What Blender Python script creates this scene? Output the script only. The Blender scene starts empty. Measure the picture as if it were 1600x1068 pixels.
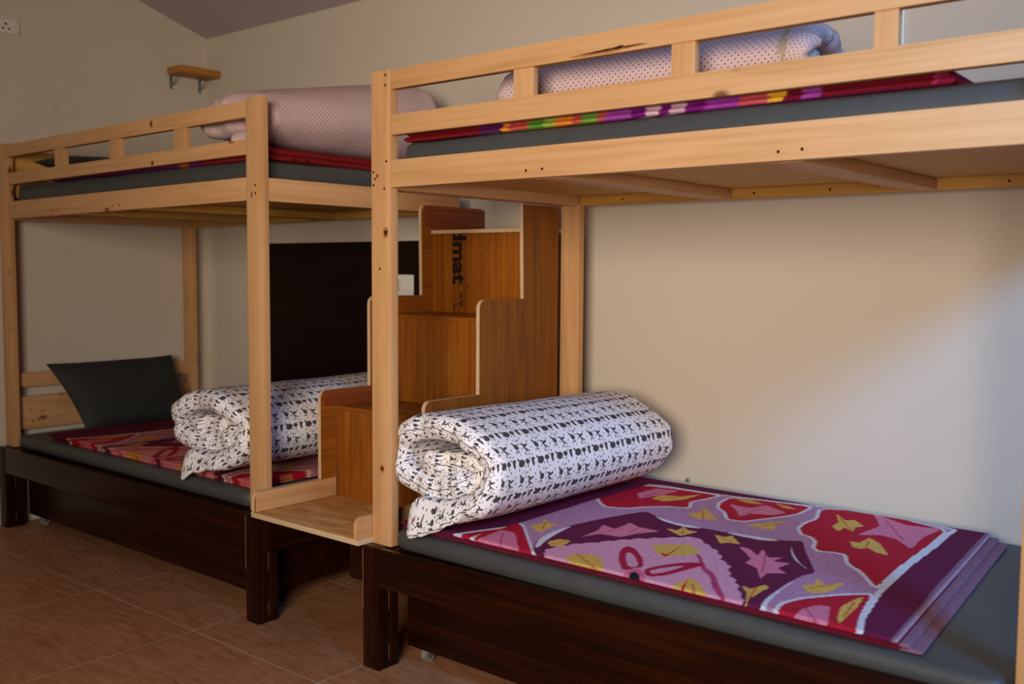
import bpy, bmesh, math, random
import numpy as np
from mathutils import Vector, Matrix, noise
random.seed(7)
sc = bpy.context.scene
COL = sc.collection
# ------------------------------------------------------------------ camera
F_PX, YAW, PITCH, ROLL = 1562.5, 0.69774, 0.07224, 0.00657
CAM = Vector((2.4195, -2.2625, 1.35042))
_fwd = Vector((-math.sin(YAW)*math.cos(PITCH), math.cos(YAW)*math.cos(PITCH), -math.sin(PITCH)))
_rt = Vector((math.cos(YAW), math.sin(YAW), 0)); _up = _rt.cross(_fwd)
_r = _rt*math.cos(ROLL) + _up*math.sin(ROLL); _u = -_rt*math.sin(ROLL) + _up*math.cos(ROLL)
cd = bpy.data.cameras.new('camera'); cam = bpy.data.objects.new('camera', cd); COL.objects.link(cam)
cd.sensor_width = 36; cd.lens = F_PX/1600*36; cd.clip_start = .05
cam.matrix_world = Matrix(((_r.x,_u.x,-_fwd.x,CAM.x),(_r.y,_u.y,-_fwd.y,CAM.y),(_r.z,_u.z,-_fwd.z,CAM.z),(0,0,0,1)))
cd.dof.use_dof = True; cd.dof.focus_distance = 3.35; cd.dof.aperture_fstop = 2.8
sc.camera = cam
# ------------------------------------------------------------------ colour management
sc.view_settings.view_transform = 'Standard'; sc.view_settings.look = 'None'
sc.view_settings.exposure = 0.0; sc.view_settings.gamma = 1.0; sc.view_settings.use_curve_mapping = False
sc.cycles.use_denoising = True
sc.cycles.max_bounces = 8; sc.cycles.diffuse_bounces = 5; sc.cycles.caustics_reflective = False; sc.cycles.caustics_refractive = False
# ------------------------------------------------------------------ sky outside, daylight from the side window, added warm fill
wd = bpy.data.worlds.new('sky'); sc.world = wd; wd.use_nodes = True
bgn = wd.node_tree.nodes['Background']; bgn.inputs[0].default_value = (.55,.7,1,1); bgn.inputs[1].default_value = .15
def area(name, loc, target, sx, sy, power, color):
    l = bpy.data.lights.new(name, 'AREA'); l.shape = 'RECTANGLE'; l.size = sx; l.size_y = sy; l.energy = power; l.color = color
    o = bpy.data.objects.new(name, l); COL.objects.link(o); o.location = loc
    o.rotation_euler = (Vector(target)-Vector(loc)).to_track_quat('-Z','Y').to_euler()
    return o
# high side window (cool daylight); added warm fill behind the camera, narrowed to darken edges
wc = area('daylight_and_fill', (3.72,-1.25,2.75), (1.1,1.1,.5), .6, .5, 17, (.11,.44,1.0)); wc.data.spread = math.radians(64)
wl = area('daylight_and_fill', (2.6,-4.05,1.75), (-.15,.8,1.40), 1.7, 1.5, 61, (1.0,.88,.73)); wl.data.spread = math.radians(88)
# ------------------------------------------------------------------ node helpers
def new_mat(name, rough=.6, spec=.5, color=(.5,.5,.5)):
    m = bpy.data.materials.new(name); m.use_nodes = True
    b = m.node_tree.nodes['Principled BSDF']
    b.inputs['Roughness'].default_value = rough; b.inputs['Specular IOR Level'].default_value = spec
    b.inputs['Base Color'].default_value = (*color,1)
    return m, m.node_tree, b
def nd(nt, t, **kw):
    n = nt.nodes.new(t)
    for k, v in kw.items(): setattr(n, k, v)
    return n
def sock(nt, inp, v):
    if hasattr(v, 'is_output'): nt.links.new(v, inp)
    elif isinstance(v, tuple) and len(v) == 3 and inp.type == 'RGBA': inp.default_value = (*v,1)
    else: inp.default_value = v
def mth(nt, op, a, b=0.0, clamp=False):
    n = nd(nt,'ShaderNodeMath', operation=op, use_clamp=clamp); sock(nt,n.inputs[0],a)
    if op not in ('FRACT','ABSOLUTE','SQRT'): sock(nt,n.inputs[1],b)
    return n.outputs[0]
def mix(nt, f, a, b, mode='MIX'):
    n = nd(nt,'ShaderNodeMix', data_type='RGBA', blend_type=mode); sock(nt,n.inputs[0],f); sock(nt,n.inputs[6],a); sock(nt,n.inputs[7],b)
    return n.outputs[2]
def ramp(nt, f, stops):
    n = nd(nt,'ShaderNodeValToRGB'); sock(nt,n.inputs[0],f)
    e = n.color_ramp.elements
    while len(e) < len(stops): e.new(.5)
    for el,(p,c) in zip(e,stops): el.position = p; el.color = (*c,1)
    return n.outputs[0]
def noise_n(nt, vec, scale, detail=4, rough=.55, dist=0.0):
    n = nd(nt,'ShaderNodeTexNoise'); sock(nt,n.inputs['Vector'],vec); n.inputs['Scale'].default_value = scale
    n.inputs['Detail'].default_value = detail; n.inputs['Roughness'].default_value = rough; n.inputs['Distortion'].default_value = dist
    return n.outputs[0]
def mapping(nt, vec, loc=(0,0,0), rot=(0,0,0), scale=(1,1,1), kind='POINT'):
    n = nd(nt,'ShaderNodeMapping', vector_type=kind); sock(nt,n.inputs[0],vec)
    n.inputs[1].default_value = loc; n.inputs[2].default_value = rot; n.inputs[3].default_value = scale
    return n.outputs[0]
def obj_coord(nt): return nd(nt,'ShaderNodeTexCoord').outputs['Object']
def bump(nt, b, h, strength=.2, dist=.002):
    n = nd(nt,'ShaderNodeBump'); n.inputs['Strength'].default_value = strength; n.inputs['Distance'].default_value = dist
    sock(nt,n.inputs['Height'],h); nt.links.new(n.outputs[0], b.inputs['Normal'])
def rnd_coord(nt):
    oi = nd(nt,'ShaderNodeObjectInfo'); v = nd(nt,'ShaderNodeVectorMath', operation='SCALE')
    cb = nd(nt,'ShaderNodeCombineXYZ')
    for i,k in enumerate((7.3,11.1,5.7)): nt.links.new(mth(nt,'MULTIPLY',oi.outputs['Random'],k), cb.inputs[i])
    a = nd(nt,'ShaderNodeVectorMath', operation='ADD'); nt.links.new(obj_coord(nt),a.inputs[0]); nt.links.new(cb.outputs[0],a.inputs[1])
    return a.outputs[0], oi.outputs['Random']
def wood(name, axis, light, mid, dark, knot, rough=.5, spec=.35, knots=True, coat=0.0, fine=1.0):
    m, nt, b = new_mat(name, rough, spec)
    v, rnd = rnd_coord(nt)
    st = [14,14,14]; st['xyz'.index(axis)] = .9
    sv = mapping(nt, v, scale=tuple(st))
    n1 = noise_n(nt, sv, 1.6, 5, .6, .6)
    st2 = [70,70,70]; st2['xyz'.index(axis)] = 1.6
    n2 = noise_n(nt, mapping(nt, v, scale=tuple(st2)), 1.3, 3, .6, .2)
    st3 = [22,22,22]; st3['xyz'.index(axis)] = 1.1
    w = nd(nt,'ShaderNodeTexWave', wave_type='RINGS', rings_direction=axis.upper()); sock(nt,w.inputs[0],mapping(nt,v,scale=tuple([q*.25 for q in st3])))
    w.inputs['Scale'].default_value = 3.2; w.inputs['Distortion'].default_value = 3.5; w.inputs['Detail'].default_value = 3; w.inputs['Detail Scale'].default_value = .7
    f = mth(nt,'ADD', mth(nt,'MULTIPLY',n1,.72), mth(nt,'MULTIPLY',w.outputs[1],.06))
    f = mth(nt,'ADD', f, mth(nt,'MULTIPLY',n2,.25*fine))
    c = ramp(nt, f, [(.26,dark),(.50,mid),(.74,light)])
    # slight tone change board to board
    c = mix(nt, mth(nt,'MULTIPLY',rnd,.22), c, mid)
    if knots:
        st4 = [9,9,9]; st4['xyz'.index(axis)] = 5.0
        vo = nd(nt,'ShaderNodeTexVoronoi'); sock(nt,vo.inputs['Vector'],mapping(nt,v,scale=tuple(st4))); vo.inputs['Scale'].default_value = 1.0
        sel = mth(nt,'LESS_THAN', nd_sep(nt,vo.outputs['Color']), .42)
        k = mth(nt,'MULTIPLY', mth(nt,'SUBTRACT',1.0, mth(nt,'MULTIPLY',vo.outputs['Distance'],6.5), True), sel)
        c = mix(nt, mth(nt,'MINIMUM',mth(nt,'MULTIPLY',k,1.6),.9), c, knot)
    nt.links.new(c, b.inputs['Base Color'])
    b.inputs['Coat Weight'].default_value = coat; b.inputs['Coat Roughness'].default_value = .2
    bump(nt, b, n2, .12, .001)
    return m
def nd_sep(nt, c):
    s = nd(nt,'ShaderNodeSeparateColor'); nt.links.new(c, s.inputs[0]); return s.outputs[0]
PL, PM, PD, PK = (.64,.375,.185), (.565,.305,.132), (.42,.20,.072), (.13,.042,.012)
PINE = {a: wood('pine_'+a, a, PL, PM, PD, PK) for a in 'xyz'}
DARK = {a: wood('dark_stained_wood_'+a, a, (.040,.009,.003), (.016,.0035,.0015), (.005,.0012,.0008), (.01,.003,.002), .26, .16, False, .0) for a in 'xyz'}
PLY = {a: wood('stained_plywood_'+a, a, (.40,.135,.013), (.27,.078,.007), (.13,.032,.003), (.10,.03,.006), .45, .22, False, .1, .7) for a in 'xyz'}
PLYSIDE = wood('stained_plywood_side', 'z', (.33,.12,.016), (.22,.072,.010), (.11,.03,.005), (.10,.03,.006), .5, .2, False, .1, .7)
REDW = wood('red_stained_wood', 'y', (.30,.075,.018), (.20,.042,.010), (.10,.018,.005), (.05,.01,.004), .38, .4, False, .15)
SHELFW = wood('amber_shelf_wood', 'y', (.52,.25,.05), (.40,.17,.028), (.26,.10,.015), (.12,.04,.01), .5, .3)
UNDER = {a: wood('amber_bounce_plank_'+a, a, (.66,.38,.085), (.54,.28,.055), (.36,.16,.03), (.10,.035,.01), .55, .3) for a in 'xy'}  # amber planks, colour brightened to carry light bounced up from the berths
EDGE, nt, b = new_mat('bare_plywood_edge', .7, .2)
c = ramp(nt, noise_n(nt, mapping(nt,obj_coord(nt),scale=(40,40,40)), 3), [(.25,(.52,.34,.18)),(.75,(.66,.48,.30))]); nt.links.new(c,b.inputs[0])
STEP, nt, b = new_mat('worn_step_plywood', .5, .35)
v = obj_coord(nt)
c = ramp(nt, noise_n(nt, mapping(nt,v,scale=(3,12,12)), 2.2, 5, .6, .5), [(.3,(.38,.165,.045)),(.5,(.54,.265,.085)),(.7,(.60,.36,.16))]); nt.links.new(c,b.inputs[0])
HOLE = new_mat('screw_hole', .9, .1, (.03,.012,.006))[0]
SCRATCH = new_mat('worn_edge', .7, .2, (.20,.085,.035))[0]
INK = new_mat('stencil_ink', .8, .1, (.018,.009,.006))[0]
INKRED = new_mat('red_stencil_ink', .8, .1, (.10,.012,.008))[0]
METAL, nt, b = new_mat('zinc_bracket', .4, .5, (.30,.29,.26)); b.inputs['Metallic'].default_value = .8
PLASTIC = new_mat('white_plastic', .35, .5, (.72,.68,.62))[0]
PLGREY = new_mat('grey_plastic', .4, .5, (.30,.28,.26))[0]
SOCKHOLE = new_mat('socket_hole', .7, .2, (.03,.028,.025))[0]
CASTER = new_mat('caster_plastic', .35, .5, (.22,.22,.22))[0]
WHITE = new_mat('white_paint', .4, .5, (.85,.87,.88))[0]
def plaster(name, col, col2):
    m, nt, b = new_mat(name, .75, .25)
    v = obj_coord(nt)
    n = noise_n(nt, v, 1.7, 5, .6)
    c = mix(nt, n, col, col2)
    # scuffs: a few small brown marks
    vo = nd(nt,'ShaderNodeTexVoronoi'); sock(nt,vo.inputs['Vector'],mapping(nt,v,rot=(0,.5,0),scale=(2.2,2.2,.9))); vo.inputs['Scale'].default_value = 1.3
    s = mth(nt,'MULTIPLY', mth(nt,'LESS_THAN',vo.outputs['Distance'],.035), mth(nt,'GREATER_THAN',nd_sep(nt,vo.outputs['Color']),.6))
    c = mix(nt, mth(nt,'MULTIPLY',s,.25), c, (.42,.30,.22))
    nt.links.new(c, b.inputs[0]); bump(nt, b, noise_n(nt, v, 160, 3), .08, .001)
    return m
DWALL = plaster('tan_light_cut_paint', (.30,.24,.17), (.33,.26,.19))  # unseen walls made darker to cut the bounced fill light
WALLM = plaster('cream_wall_paint', (.60,.525,.43), (.63,.55,.45))
CEILM = plaster('mauve_ceiling_paint', (.50,.41,.42), (.53,.43,.44))
PANELM = wood('dark_laminate', 'x', (.016,.005,.003), (.010,.003,.002), (.006,.002,.0015), (.008,.003,.002), .6, .15, False)
# floor tiles
FLOORM, nt, b = new_mat('terracotta_floor_tiles', .42, .3)
v = obj_coord(nt)
sx = nd(nt,'ShaderNodeSeparateXYZ'); nt.links.new(v, sx.inputs[0])
gx = mth(nt,'DIVIDE',mth(nt,'ADD',sx.outputs[0],.8275+7.25),.725); gy = mth(nt,'DIVIDE',mth(nt,'ADD',sx.outputs[1],.231+7.25),.725)
dx = mth(nt,'ABSOLUTE',mth(nt,'SUBTRACT',mth(nt,'FRACT',mth(nt,'ADD',gx,.5)),.5)); dy = mth(nt,'ABSOLUTE',mth(nt,'SUBTRACT',mth(nt,'FRACT',mth(nt,'ADD',gy,.5)),.5))
gl = mth(nt,'LESS_THAN',mth(nt,'MINIMUM',dx,dy),.0028)
cell = nd(nt,'ShaderNodeCombineXYZ'); nt.links.new(mth(nt,'FLOOR',gx),cell.inputs[0]); nt.links.new(mth(nt,'FLOOR',gy),cell.inputs[1])
wn = nd(nt,'ShaderNodeTexWhiteNoise', noise_dimensions='3D'); nt.links.new(cell.outputs[0], wn.inputs[0])
off = nd(nt,'ShaderNodeVectorMath', operation='ADD'); nt.links.new(v,off.inputs[0]); nt.links.new(wn.outputs[1],off.inputs[1])
n1 = noise_n(nt, mapping(nt,off.outputs[0],rot=(0,0,.5),scale=(4,22,4)), 2.0, 6, .65, .8)
n2 = noise_n(nt, off.outputs[0], 3.0, 3)
c = ramp(nt, mth(nt,'ADD',mth(nt,'MULTIPLY',n1,.75),mth(nt,'MULTIPLY',n2,.25)), [(.32,(.27,.105,.042)),(.5,(.42,.185,.088)),(.68,(.52,.26,.145))])
c = mix(nt, mth(nt,'MULTIPLY',wn.outputs[0],.18), c, (.22,.09,.04))
c = mix(nt, mth(nt,'MULTIPLY',gl,.75), c, (.62,.50,.40)); nt.links.new(c,b.inputs[0]); bump(nt,b,n1,.06,.001)
# fabrics
def fabric(name, col, col2, rough=.75, spec=.25, sheen=.0, bs=.25):
    m, nt, b = new_mat(name, rough, spec)
    v = obj_coord(nt); n = noise_n(nt, v, 9, 4)
    nt.links.new(mix(nt,n,col,col2), b.inputs[0]); b.inputs['Sheen Weight'].default_value = sheen
    bump(nt, b, noise_n(nt, v, 28, 4, .6), bs, .004)
    return m
MATTR = fabric('grey_coated_mattress_cover', (.045,.046,.045), (.064,.066,.065), .5, .4, .0, .35)
PILLOWM = fabric('charcoal_pillowcase', (.022,.022,.020), (.032,.032,.029), .7, .25)
REDBL = fabric('dark_red_fleece', (.21,.012,.012), (.28,.018,.016), .9, .1, .0, .3)
BLUEBL = fabric('dark_blue_cloth', (.015,.018,.028), (.025,.03,.04), .8, .2)
def vcol_fabric(name):
    m, nt, b = new_mat(name, .9, .1)
    a = nd(nt,'ShaderNodeVertexColor', layer_name='pattern'); v = obj_coord(nt)
    n = noise_n(nt, v, 60, 4, .7)
    c = mix(nt, 1.0, a.outputs[0], ramp(nt,n,[(.3,(.80,.80,.80)),(.7,(1.12,1.12,1.12))]), 'MULTIPLY')
    nt.links.new(c,b.inputs[0])
    bump(nt, b, noise_n(nt, v, 220, 3, .7), .3, .002)
    return m
BLANKM = vcol_fabric('printed_fleece')
def motif_fabric(name, base, base2, tile, ells, warp=.004, tilt=0.0):
    # ells: list of (u, v, ru, rv, rotation, colour index); colours drawn in tiled UV space (metres)
    m, nt, b = new_mat(name, .85, .15)
    uv = nd(nt,'ShaderNodeUVMap').outputs[0]
    nz = nd(nt,'ShaderNodeTexNoise'); sock(nt,nz.inputs[0],uv); nz.inputs['Scale'].default_value = 14; nz.inputs['Detail'].default_value = 2
    wv = nd(nt,'ShaderNodeVectorMath', operation='MULTIPLY_ADD'); nt.links.new(nz.outputs[1],wv.inputs[0]); wv.inputs[1].default_value = (warp,)*3; nt.links.new(uv,wv.inputs[2])
    nz2 = nd(nt,'ShaderNodeTexNoise'); sock(nt,nz2.inputs[0],uv); nz2.inputs['Scale'].default_value = 130; nz2.inputs['Detail'].default_value = 1
    wv2 = nd(nt,'ShaderNodeVectorMath', operation='MULTIPLY_ADD'); nt.links.new(nz2.outputs[1],wv2.inputs[0]); wv2.inputs[1].default_value = (warp*.6,)*3; nt.links.new(wv.outputs[0],wv2.inputs[2])
    s = nd(nt,'ShaderNodeSeparateXYZ'); nt.links.new(mapping(nt,wv2.outputs[0],rot=(0,0,tilt)),s.inputs[0])
    cb = nd(nt,'ShaderNodeCombineXYZ')
    for i in (0,1):
        f = mth(nt,'FRACT', mth(nt,'ADD',mth(nt,'DIVIDE',s.outputs[i],tile[i]),100.0))
        nt.links.new(mth(nt,'MULTIPLY',f,tile[i]), cb.inputs[i])
    col = mix(nt, noise_n(nt, uv, 5, 3), base, base2)
    groups = {}
    for (u,v,ru,rv,r,ci) in ells: groups.setdefault(ci,[]).append((u,v,ru,rv,r))
    for ci, es in groups.items():
        acc = None
        for (u,v,ru,rv,r) in es:
            mp = mapping(nt, cb.outputs[0], loc=(u,v,0), rot=(0,0,r), scale=(ru,rv,1), kind='TEXTURE')
            ln = nd(nt,'ShaderNodeVectorMath', operation='LENGTH'); nt.links.new(mp, ln.inputs[0])
            acc = ln.outputs[1] if acc is None else mth(nt,'MINIMUM',acc,ln.outputs[1])
        mask = mth(nt,'SUBTRACT',1.0,mth(nt,'MULTIPLY',mth(nt,'SUBTRACT',acc,.85),4.0,True),True)
        col = mix(nt, mask, col, ci)
    nt.links.new(col, b.inputs[0])
    bump(nt, b, noise_n(nt, uv, 24, 4, .6), .35, .006)
    return m
DG = (.070,.060,.064); MG = (.13,.11,.115); PKL = (.55,.36,.36)
quilt_ells = [(.018,.030,.0130,.0140,.2,DG),(.006,.041,.0090,.0042,-.7,DG),(.047,.034,.0082,.0098,0,DG),(.047,.019,.0019,.0085,.05,DG),(.072,.030,.0048,.0165,.2,DG),(.075,.040,.0058,.0065,0,DG),
  (.020,.088,.0078,.0125,-.25,DG),(.012,.101,.0030,.0095,.45,DG),(.062,.090,.0100,.0048,.4,DG),(.054,.079,.0088,.0042,-1.0,DG),(.052,.094,.0080,.0042,-.5,DG),(.062,.073,.0018,.0080,.3,DG)]
_r = random.Random(3)
for q in range(17):
    quilt_ells.append((_r.uniform(.004,.086), (.058,.066,.006,.112,.054,.070)[q%6]+_r.uniform(-.004,.004), .0024, .0044, _r.uniform(-.8,.8), MG if q%4 else PKL))
for (u,v) in ((.033,.018),(.060,.044),(.036,.098),(.083,.080),(.040,.078),(.078,.104)): quilt_ells.append((u,v,.0022,.0040,_r.uniform(-.6,.6),MG))
QUILTM = motif_fabric('white_quilt_grey_sprigs', (.86,.82,.85), (.80,.76,.78), (.099,.108), [(u*1.1,v*.93,ru*(1.34 if c == DG else 1.2),rv*(.88 if c == DG else .95),r,c) for (u,v,ru,rv,r,c) in quilt_ells])
dot_ells = [ (.006,.005,.0031,.0018,.5,(.10,.03,.045)),(.016,.014,.0031,.0018,.5,(.10,.03,.045)),(.006,.014,.0010,.0030,.0,(.58,.34,.34)),(.016,.005,.0010,.0030,.0,(.58,.34,.34)) ]
PINKM = motif_fabric('pink_quilt_dark_dots', (.64,.475,.465), (.58,.42,.41), (.020,.018), dot_ells, .002)
PIPING = new_mat('tan_piping', .8, .2, (.40,.30,.20))[0]
# ------------------------------------------------------------------ mesh helpers
def bx(bm, x0,x1,y0,y1,z0,z1, bev=.003, mi=0, seg=2, drop=0.0):
    """box with softened edges; drop lowers its x0 end"""
    r = bmesh.ops.create_cube(bm, size=1)['verts']
    for v in r: v.co = Vector((x0+(v.co.x+.5)*(x1-x0), y0+(v.co.y+.5)*(y1-y0), z0+(v.co.z+.5)*(z1-z0)))
    if drop:
        for v in r:
            if abs(v.co.x-x0) < 1e-6: v.co.z -= drop
    es = list({e for v in r for e in v.link_edges}); fs = list({f for v in r for f in v.link_faces})
    for f in fs: f.material_index = mi
    if bev:
        o = bmesh.ops.bevel(bm, geom=es, offset=min(bev,.45*min(x1-x0,y1-y0,z1-z0)), segments=seg, profile=.6, affect='EDGES')
        for f in o['faces']: f.material_index = mi
def cyl(bm, c, axis, r, h, mi=0, seg=16, r2=None):
    q = {'x':Matrix.Rotation(math.pi/2,4,'Y'),'y':Matrix.Rotation(math.pi/2,4,'X'),'z':Matrix.Identity(4)}[axis]
    o = bmesh.ops.create_cone(bm, cap_ends=True, segments=seg, radius1=r, radius2=r if r2 is None else r2, depth=h, matrix=Matrix.Translation(c) @ q)
    for f in {f for v in o['verts'] for f in v.link_faces}: f.material_index = mi
def obj(name, bm, mats, parent=None, smooth=True, loc=None):
    """link a bmesh given in world coordinates as one mesh object"""
    me = bpy.data.meshes.new(name)
    base = Vector(parent['_base']) if parent is not None else Vector(loc or (0,0,0))
    bmesh.ops.translate(bm, verts=bm.verts, vec=-base)
    bmesh.ops.recalc_face_normals(bm, faces=bm.faces)
    bm.to_mesh(me); bm.free()
    for m in (mats if isinstance(mats,(list,tuple)) else [mats]): me.materials.append(m)
    o = bpy.data.objects.new(name, me); COL.objects.link(o)
    if smooth:
        me.polygons.foreach_set('use_smooth',[True]*len(me.polygons))
        me.set_sharp_from_angle(angle=math.radians(40))
    if parent is not None: o.parent = parent; o['_base'] = list(base)
    else: o.location = base; o['_base'] = list(base)
    return o
def sub(name, bm, mats, part, **k):                       # piece of a part (part sits at its thing's origin)
    return obj(name, bm, mats, part, **k)
def tag(o, label, cat, group=None):
    o['label'] = label; o['category'] = cat
    if group: o['group'] = group
    return o
def thing(name, loc, label, cat, group=None):
    o = bpy.data.objects.new(name, None); COL.objects.link(o); o.location = loc; o.empty_display_size = .1; o['_base'] = list(loc)
    return tag(o, label, cat, group)
def struct(name, bm, m, **k):
    o = obj(name, bm, m, **k); o['kind'] = 'structure'; return o
def one(name, box, m, parent=None, bev=.003, **k):
    bm = bmesh.new(); bx(bm, *box, bev=bev, **k); return obj(name, bm, m, parent)
# ------------------------------------------------------------------ room
XL, YB, XR, YF = -2.93, 1.24, 3.62, -4.2
ZB = 2.717; SL = .32; YR = -1.5
def ceil_z(y): return ZB + SL*(YB-y) if y > YR else ZB + SL*(YB-YR) - SL*(YR-y)
bm = bmesh.new(); bx(bm, XL-.15,XR+.15,YF-.15,YB+.15,-.12,0, bev=0); struct('floor', bm, FLOORM, smooth=False)
bm = bmesh.new(); bx(bm, XL-.12,XR+.12,YB,YB+.12,0,ZB+.02, bev=0); struct('wall_back', bm, WALLM, smooth=False)
def gable(x0, x1, y0, y1, hole=None):
    bm = bmesh.new()
    ys = sorted({y0, YR, y1} | (set(hole[:2]) if hole else set()))
    def quad(ya, yb, lo, hi):
        vs = []
        for x in (x0,x1):
            vs.append([bm.verts.new((x,ya,lo(ya))), bm.verts.new((x,yb,lo(yb))), bm.verts.new((x,yb,hi(yb))), bm.verts.new((x,ya,hi(ya)))])
        a, b_ = vs
        bm.faces.new(a); bm.faces.new(b_[::-1])
        for i in range(4): bm.faces.new((a[i],b_[i],b_[(i+1)%4],a[(i+1)%4]))
    top = lambda y: ceil_z(y)+.03
    for ya, yb in zip(ys[:-1], ys[1:]):
        if hole and ya >= hole[0]-1e-6 and yb <= hole[1]+1e-6:
            quad(ya, yb, lambda y: 0.0, lambda y: hole[2]); quad(ya, yb, lambda y: hole[3], top)
        else: quad(ya, yb, lambda y: 0.0, top)
    return bm
struct('wall_left', gable(XL-.12, XL, YF-.12, YB), WALLM, smooth=False)
WH = (-1.72,-.78,2.30,3.20)
struct('wall_right', gable(XR, XR+.12, YF-.12, YB, WH), DWALL, smooth=False)
bm = bmesh.new(); fw = (1.7,3.5,1.0,2.5); zt = ceil_z(YF)+.03
bx(bm, XL-.12,fw[0],YF-.12,YF,0,zt,bev=0); bx(bm, fw[1],XR+.12,YF-.12,YF,0,zt,bev=0); bx(bm, fw[0],fw[1],YF-.12,YF,0,fw[2],bev=0); bx(bm, fw[0],fw[1],YF-.12,YF,fw[3],zt,bev=0)
struct('wall_front', bm, DWALL, smooth=False)
bm = bmesh.new()
for ya, yb in ((YF-.12,YR),(YR,YB+.12)):
    vs = [bm.verts.new((x,y,ceil_z(y)+dz)) for dz in (0,.1) for (x,y) in ((XL-.12,ya),(XR+.12,ya),(XR+.12,yb),(XL-.12,yb))]
    for f in ((0,1,2,3),(7,6,5,4),(0,4,5,1),(1,5,6,2),(2,6,7,3),(3,7,4,0)): bm.faces.new([vs[i] for i in f])
struct('ceiling', bm, CEILM, smooth=False)
def win_frame(name, horiz, a0, a1, z0, z1, at, d):
    bm = bmesh.new(); t = .05
    def put(p0,p1,q0,q1):
        if horiz: bx(bm, p0,p1,at,at+d,q0,q1, bev=.003)
        else: bx(bm, at,at+d,p0,p1,q0,q1, bev=.003)
    put(a0,a0+t,z0,z1); put(a1-t,a1,z0,z1); put(a0+t,a1-t,z0,z0+t); put(a0+t,a1-t,z1-t,z1); mid=(a0+a1)/2; put(mid-.02,mid+.02,z0+t,z1-t)
    return struct(name, bm, WHITE)
win_frame('window_1', False, WH[0],WH[1],WH[2],WH[3], XR+.06,.04)
win_frame('added_window_2', True, fw[0],fw[1],fw[2],fw[3], YF-.10,.04)  # unseen window added around the warm fill light
# white conduit strip on the back wall above the right bunk
bm = bmesh.new(); bx(bm, 1.190,1.214,YB-.014,YB,1.70,ZB, bev=.002); struct('trim_1', bm, WHITE)
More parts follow.
